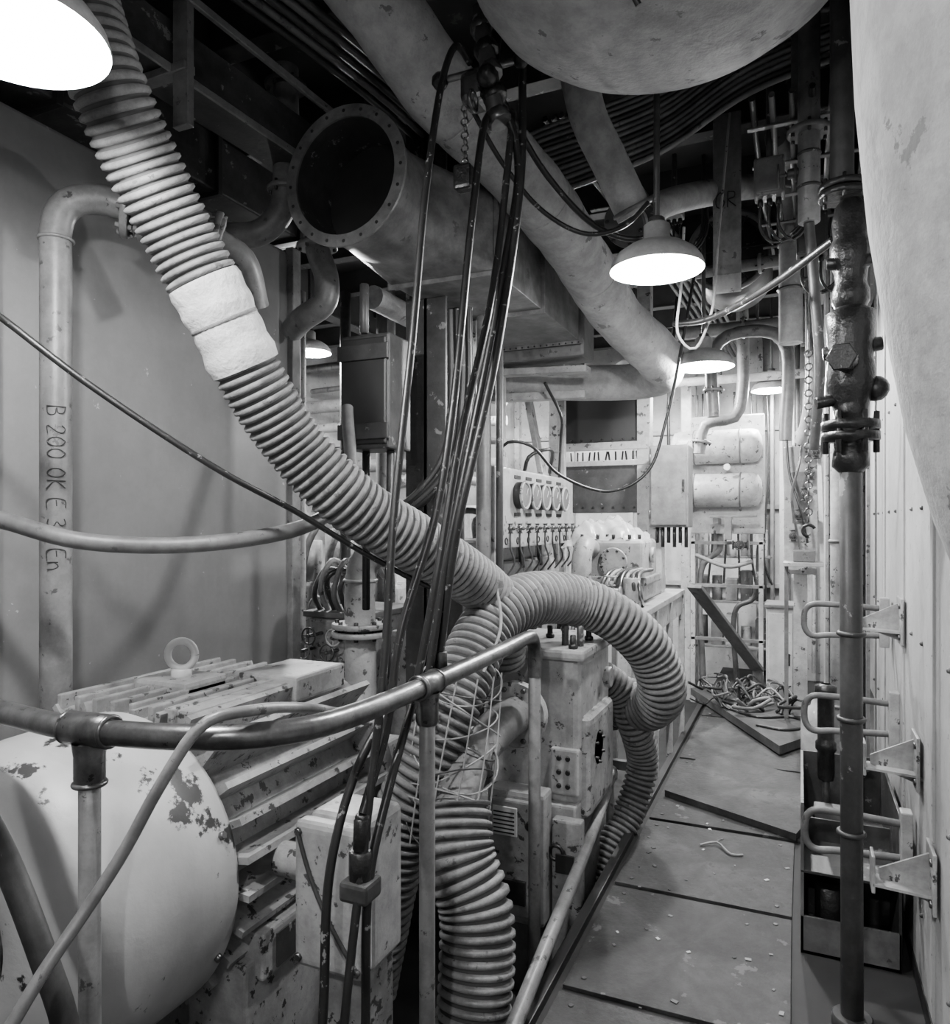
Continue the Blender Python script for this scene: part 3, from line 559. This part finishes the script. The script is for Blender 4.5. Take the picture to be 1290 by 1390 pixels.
for k in range(8): b.cyl((-1.72+k*.08,5.56,2.24),(-1.72+k*.08,5.58,2.24),.01,IRON,seg=6); b.cyl((-1.72+k*.08,5.61,1.72),(-1.72+k*.08,5.63,1.72),.01,IRON,seg=6)
for k in range(14): b.cyl((-1.7+k*.045,5.8,2.06),(-1.7+k*.045+random.uniform(-.02,.02),5.8,2.17),.008,IRON,seg=6)
b.done('partition_frame')
b=B()
for x,y in ((-1.95,4.5),(-1.72,5.1)): b.bar((x-.2,y,3.0),(x+.05,y,1.7),.09,.04,WHITE); b.bar((x+.15,y,2.7),(x+.15,y,1.5),.05,.05,WHITE)
b.bar((-2.3,4.6,2.45),(-1.3,4.75,2.45),.08,.05,WHITE)
b.done('white_support_brackets')

b=B()
for z in (2.3,1.9):
    b.lathe([(.001,-.7),(.08,-.69),(.14,-.66),(.155,-.6),(.155,.02),(.14,.07),(.08,.1),(.001,.11)],(-.42,7.1,z),(1,0,0),WHITE,seg=36)
    for x in (-.9,-.5): b.torus((x,7.1,z),(1,0,0),.157,.008,GREY)
b.cyl((-.6,6.94,2.1),(-.6,6.92,2.1),.03,GLASS); b.box(-.95,-.3,7.2,7.26,1.5,2.6,WHITE,.01)
for x in (-.93,-.33): b.box(x-.02,x+.02,7.2,7.26,0,1.5,WHITE,.004)
b.bar((-.7,6.95,1.62),(-.7,7.25,1.62),.05,.05,GREY); b.bar((-.75,6.95,1.66),(-.35,6.95,1.66),.05,.02,GREY); b.box(-.62,-.56,6.9,6.95,1.45,1.66,GREY,.006)
b.valve((-.5,7.1,1.4),(1,0,0),.035,DGREY,up=(0,-1,0)); b.tube([(-.9,7.15,1.3),(-.6,7.12,1.2),(-.4,7.15,1.25)],.02,PIPEG,seg=8)
for z in (.5,1.0,1.4): b.box(-.95,-.3,7.2,7.24,z,z+.03,GREY,.003)
b.tube([(-.85,7.3,.05),(-.85,7.3,1.2),(-.7,7.3,1.35),(-.7,7.3,1.5)],.03,GREY,seg=10); b.tube([(-.55,7.35,.05),(-.55,7.35,.8),(-.4,7.35,.9),(-.35,7.35,1.4)],.025,DGREY,seg=10)
b.done('air_receiver_tanks')
# cluttered equipment rack behind the receivers
b=B()
for z in (.35,.8,1.25): b.box(-.98,-.25,7.75,8.1,z,z+.02,GREY,.003)
for x in (-.98,-.27): b.box(x,x+.03,7.75,7.78,0,2.9,GREY,.003); b.box(x,x+.03,8.07,8.1,0,2.9,GREY,.003)
for k in range(15):
    x=-.92+.14*(k%5); z=.37+.45*(k//5); h=random.uniform(.12,.34)
    if k%3==0: b.cyl((x,7.9,z),(x,7.9,z+h),.05,[DGREY,WHITE,PIPEG][(k//3)%3],seg=16)
    else: b.box(x-.05,x+.06,7.8,7.98,z,z+h,[DGREY,GREY,WHITE,PIPEG][k%4],.008)
for k in range(5): b.tube([(-.9+.15*k,7.72,2.9),(-.88+.15*k,7.7,2.2),(-.8+.12*k,7.7,1.6-.1*k),(-.85+.15*k,7.72,1.0)],.012,BLACK,seg=6,step=.06)
b.done('equipment_rack')
B().box(-.2,.5,8.2,8.24,.0,3.58,WALLP,.006).box(-1.1,-1.0,7.6,7.65,0,3.0,WHITE,.01).done('white_partition')
b=B()
for k in range(6):
    x=-.15+.12*k; b.tube([(x,8.1,3.4),(x,8.1,2.4),(x+.03,8.1,1.4),(x+.03,8.1,.1)],.018+.008*(k%2),[GREY,DGREY,WHITE][k%3],seg=8,step=.1)
for k in range(6): b.valve((-.12+.12*k,8.05,1.2+.25*(k%4)),(0,0,1),.03,[DGREY,GREY][k%2],up=(0,-1,0)); b.box(-.15+.12*k,-.08+.12*k,8.0,8.06,2.3+.1*(k%2),2.45+.1*(k%2),[DGREY,GREY,WHITE][k%3],.006)
b.done('far_pipe_group')
b=B().box(-.27,-.04,6.75,7.1,.02,.88,WHITE,.015); b.box(-.25,-.06,6.73,6.75,.05,.84,WALLP,.008); b.box(-.28,-.02,6.72,7.12,.88,.91,GREY,.006); b.box(-.1,-.08,6.72,6.73,.4,.5,IRON,.002); b.done('storage_locker')
b=B().box(-.12,.33,5.9,6.2,1.28,1.31,WHITE,.005)
for x in (-.1,.3): b.bar((x,6.18,1.28),(x,6.18,.0),.03,.03,GREY)
b.box(-.05,.1,5.95,6.1,1.31,1.4,GREY,.01); b.cyl((.2,6.0,1.31),(.2,6.0,1.45),.04,CHIP2); b.done('work_shelf')
b=B().box(-.12,.12,6.3,6.34,1.2,2.2,WHITE,.006).box(-.06,.06,6.28,6.31,1.6,2.0,GREY,.006)
for k in range(5): b.valve((-.05+.04*k,6.2,1.5+.16*k),(0,0,1),.025,DGREY,up=(0,-1,0))
b.tube([(-.1,6.2,2.6),(-.08,6.15,2.0),(0,6.1,1.7),(.05,6.15,1.45)],.01,BLACK,seg=8); b.tube([(.05,6.2,2.8),(.0,6.1,2.1),(-.06,6.1,1.8),(.0,6.1,1.4)],.01,STEEL,seg=8)
b.box(-.05,.05,6.3,6.36,.0,1.2,WHITE,.004)
b.done('valve_station')

gx,gy=.145,2.61
b=B()
b.tube([(.12,2.6,3.58),(.12,2.6,3.2),(.12,2.6,2.68)],.035,DGREY,seg=20)
b.flange((.125,2.6,2.66),(0,0,1),.075,.02,IRON,6); b.flange((.125,2.6,2.635),(0,0,1),.075,.02,IRON,6)
b.lathe([(.03,2.62),(.045,2.6),(.055,2.55),(.05,2.5),(.06,2.48),(.06,2.42),(.05,2.4),(.045,2.36),(.055,2.33),(.055,2.3),(.045,2.28)],(gx,gy,0),(0,0,1),IRON,seg=28)
b.lathe([(.045,2.28),(.075,2.26),(.07,2.2),(.065,2.12),(.072,2.08),(.072,2.02),(.055,1.98),(.05,1.93),(.085,1.92),(.085,1.895),(.05,1.89),(.085,1.885),(.085,1.86),(.035,1.855),(.05,1.84),(.055,1.78),(.035,1.76)],(gx,gy,0),(0,0,1),IRON,seg=28)
b.cyl((gx,gy,2.1),(gx-.03,gy-.13,2.1),.035,IRON,seg=16); b.cyl((gx-.03,gy-.13,2.1),(gx-.033,gy-.145,2.1),.045,IRON,seg=6); b.cyl((gx,gy,2.0),(gx-.1,gy-.03,1.98),.02,IRON,seg=10); b.sph((gx+.07,gy,2.02),.04,IRON,14)
b.cyl((gx-.08,gy,2.14),(gx+.09,gy,2.16),.022,IRON,seg=10); b.cyl((gx-.07,gy-.02,2.42),(gx+.08,gy-.02,2.42),.02,IRON,seg=8)
for k in range(6):
    an=k*math.pi/3; b.cyl((gx+math.cos(an)*.072,gy+math.sin(an)*.072,1.82),(gx+math.cos(an)*.072,gy+math.sin(an)*.072,1.95),.01,IRON,seg=6)
b.cyl((gx,gy,1.8),(.15,2.62,.02),.033,DGREY,seg=24)
for z in (1.25,.98,.62): b.torus((gx+.002,gy+.005,z),(0,0,1),.036,.008,DGREY)
b.cyl((.15,2.62,0.0),(.15,2.62,.04),.06,DGREY)
b.done('valve_riser_pipe')
b=B().cyl((.03,3.1,2.75),(.03,3.1,3.58),.04,PIPEG,seg=20).flange((.03,3.1,3.1),(0,0,1),.08,.02,GREY,6).valve((.03,3.1,2.95),(0,0,1),.035,DGREY,up=(-1,0,0)); b.tube([(.03,3.1,2.75),(.05,3.15,2.5),(.07,3.2,2.2),(.05,3.3,1.9)],.02,DGREY,seg=10); b.done('overhead_valve_pipe')
B().tube([(-.55,3.6,2.55),(-.35,3.3,2.48),(-.1,3.0,2.5),(.1,2.75,2.55)],.014,BLACK,seg=8).done('power_cable')

for (y,z) in ((3.72,1.18),(3.35,.84),(2.98,.5)):
    b=B().tube([(.33,y,z+.04),(.12,y,z+.05),(.045,y,z+.045),(.02,y,z+.02),(.02,y,z-.07),(.045,y,z-.095),(.12,y,z-.09),(.33,y,z-.08)],.013,GREY,seg=12,step=.015)
    b.box(.32,.358,y-.03,y+.03,z-.13,z+.09,WHITE,.006); b.done('pipe_stowage_hook')
for (y,z) in ((3.3,1.22),(2.88,.80),(2.55,.55)):
    b=B().box(.35,.361,y-.07,y+.07,z-.09,z+.09,WHITE,.004)
    b.quad((.36,y-.05,z-.04),(.2,y-.05,z-.03),(.2,y+.03,z-.03),(.36,y+.03,z-.04),.008,WHITE); b.box(.195,.205,y-.05,y+.03,z-.06,z+.05,WHITE,.003)
    b.quad((.355,y-.0,z-.08),(.22,y,z-.03),(.22,y,z+.0),(.355,y,z+.07),.008,WHITE)
    for zz in (z-.06,z+.06): b.cyl((.343,y-.05,zz),(.353,y-.05,zz),.012,STEEL,seg=6)
    b.done('hose_rest')
B().lathe([(.03,.5),(.034,.52),(.034,.62),(.042,.63),(.042,.66),(.034,.67),(.034,.86),(.045,.87),(.045,.9),(.02,.91)],(.1,3.5,0),(0,0,1),IRON,seg=20).cyl((.1,3.5,.31),(.1,3.5,.52),.015,DGREY).done('fire_hose_nozzle')
b=B()
b.box(.0,.012,3.0,3.7,.0,.56,GREY,.002).box(.0,.33,3.69,3.7,.0,.56,DGREY,.002).box(.32,.33,3.0,3.7,.0,.56,DGREY,.002).box(.0,.33,3.0,3.7,.0,.015,DGREY,.002)
b.box(.0,.33,3.0,3.01,.0,.14,GREY,.002).box(.0,.33,3.3,3.31,.0,.4,DGREY,.002).box(.0,.33,3.0,3.7,.3,.31,DGREY,.002)
b.box(.05,.2,3.35,3.45,.31,.42,GREY,.01).cyl((.1,3.12,.015),(.1,3.12,.22),.05,IRON)
b.done('steel_tool_tray')
b=B().lathe([(.001,0.015),(.09,.02),(.1,.05),(.1,.3),(.09,.36),(.04,.4),(.03,.44),(.03,.46),(.001,.46)],(.1,5.35,0),(0,0,1),PLASTIC,seg=28); b.done('plastic_jug')
b=B()
for k in range(26): b.torus((.04,4.3,2.5-.035*k),(1,0,0) if k%2 else (0,1,0),.018,.005,STEEL,seg=12,rs=6)
b.cyl((.04,4.3,2.5),(.04,4.3,3.78),.006,STEEL,seg=6); b.torus((.04,4.3,1.56),(0,1,0),.03,.009,IRON,a0=-90,a1=160)
b.done('hanging_chain')
B().bar((-.74,5.8,1.12),(-.35,7.0,.3),.12,.03,GREY).bar((-.35,7.0,.3),(-.33,7.02,.0),.1,.03,GREY).done('leaning_plank')
b=B()
for k in range(34):
    x=random.uniform(-.7,.0);y=random.uniform(6.2,7.0);P=[(x,y,.1)]
    for j in range(4): P.append((P[-1][0]+random.uniform(-.15,.15),P[-1][1]+random.uniform(-.15,.15),random.uniform(.1,.28)))
    b.tube(P,random.uniform(.006,.014),random.choice([DGREY,BLACK,GREY,GREY,BLACK]),seg=6,step=.04)
b.done('cable_scrap_heap')
b=B()
for k in range(60):
    x=random.uniform(-.7,-.05);y=random.uniform(2.3,5.0);a=random.uniform(0,3); s_=random.uniform(.003,.008)
    b.box(x-s_*1.5,x+s_*1.5,y-s_,y+s_,.0155,.018,random.choice([PAPER,WOOD,GREY,GREY,DGREY]),0,rot=(0,0,a))
b.done('floor_litter')
B().tube([(-.45,3.75,.022),(-.38,3.8,.03),(-.3,3.7,.022),(-.25,3.72,.022)],.005,ROPE,seg=6).done('cord_offcut')
B().tube([(-.55,6.3,.1),(-.3,6.1,.1),(-.05,6.2,.1),(.05,6.0,.1),(-.1,5.8,.1),(-.3,5.85,.1)],.012,BLACK,seg=8).done('power_cable')

b=B().box(-4.6,-3.0,5.2,6.4,-.4,1.1,CHIP2,.04)
for k in range(6):
    x=-4.4+k*.25; b.cyl((x,5.3,1.1),(x,5.3,1.45+.1*(k%2)),.09,WHITE); b.wheel((x,5.05,.9-.1*(k%3)),(0,-1,0),.09,WHITE)
    b.tube([(x,5.1,.3),(x,5.0,.7),(x+.1,5.0,1.0),(x+.1,5.1,1.4),(x+.15,5.3,1.7)],.03,[STEEL,WHITE,DGREY][k%3],seg=10)
b.done('generator_set')
b=B()
for k in range(8):
    z=1.75+.22*k; b.tube([(-5.0,6.8-.1*(k%3),z),(-4.0,6.7-.1*(k%3),z),(-3.4,6.8,z+.1*(k%2)),(-2.7,6.9,z)],.03+.02*(k%3),[WHITE,PIPEG,GREY,STEEL][k%4],seg=12,step=.08)
    b.flange((-3.9,6.72-.1*(k%3),z),(1,0,0),.09,.02,WHITE,6)
for k in range(6): b.valve((-4.2+.25*k,6.5,1.7+.17*k),(1,0,0),.05,WHITE,up=(0,-1,0))
b.done('pipe_manifold')
b=B()
for k,x in enumerate((-3.55,-3.25,-3.0,-2.75,-2.55)):
    b.cyl((x,4.7+.15*(k%3),-.4),(x,4.7+.15*(k%3),3.4),.03+.012*(k%3),[WHITE,DGREY,GREY][k%3],seg=14)
b.done('stanchion_pipes')
b=B().box(-2.9,-2.45,3.9,4.5,-.4,1.0,CHIP2,.03); b.box(-2.92,-2.43,3.87,4.53,1.0,1.04,GREY,.01)
for k in range(14):
    x=-2.85+.06*(k%7); z=.5+.2*(k//7)+.1*(k%3); b.wheel((x,3.8-.02*(k%3),z),(0,-1,0),.05,[STEEL,WHITE][k%2]); b.cyl((x,3.9,z),(x,3.78-.02*(k%3),z),.012,STEEL,seg=8)
for k in range(8): b.tube([(-2.85+.05*k,4.0,1.0),(-2.85+.05*k,3.9,1.15+.05*(k%3)),(-2.8+.05*k,3.95,1.3+.06*(k%2)),(-2.8+.04*k,4.2,1.25)],.018,[STEEL,WHITE,BLACK,GREY][k%4],seg=8)
b.box(-2.8,-2.5,3.8,3.9,.25,.4,PAPER,.01); b.done('pump_console')

for i,(P,r,m) in enumerate([([(-.1,3.5,3.3),(.1,4.4,3.3),(.1,8.1,3.3)],.05,GREY),([(.3,2.8,3.3),(.3,8.1,3.3)],.04,PIPEG),([(-.7,4.75,3.15),(.5,4.65,3.15)],.035,PIPEG),([(-1.0,6.0,3.1),(.5,6.0,3.1)],.05,PIPEG),([(-1.6,7.0,2.9),(.5,7.0,2.9)],.04,WHITE),([(-.6,5.8,2.4),(-.6,5.8,2.9),(-.5,5.8,3.0),(-.2,5.8,3.0),(-.1,5.8,2.9),(-.1,5.8,2.2)],.045,GREY),([(-.8,6.6,2.2),(-.75,6.6,2.45),(-.5,6.6,2.5),(-.45,6.6,2.7),(-.45,6.6,3.4)],.05,PIPEG),([(-3.0,3.6,3.3),(-1.3,3.65,3.35)],.05,GREY),([(-2.6,4.2,3.1),(-2.6,8.3,3.1)],.08,LAG),([(.05,4.9,3.58),(.05,4.9,2.3),(.0,5.0,2.1)],.035,PIPEG)]):
    b=B().tube(P,r,m,seg=14,step=.08)
    a=Vector(P[0]).lerp(Vector(P[1]),.4); d=Vector(P[1])-Vector(P[0]); b.flange(a,d,r*1.7,.02,m,6)
    if abs(d.normalized().z)<.5: b.cyl(a+d.normalized()*.1,(a.x+d.normalized().x*.1,a.y+d.normalized().y*.1,CZ),.01,DGREY,seg=6)
    b.done('overhead_pipe')

w=bpy.data.worlds.new('World'); scn.world=w; w.use_nodes=True
w.node_tree.nodes['Background'].inputs[0].default_value=(1,1,1,1); w.node_tree.nodes['Background'].inputs[1].default_value=.2
cd=bpy.data.cameras.new('camera'); co=bpy.data.objects.new('camera',cd); scn.collection.objects.link(co)
co.location=(0,0,1.6); co.rotation_euler=(math.radians(90),0,math.atan(.442))
cd.sensor_width=36; cd.sensor_fit='AUTO'; cd.lens=1000/1390*36; cd.shift_y=15/1390; cd.clip_start=.05
scn.camera=co
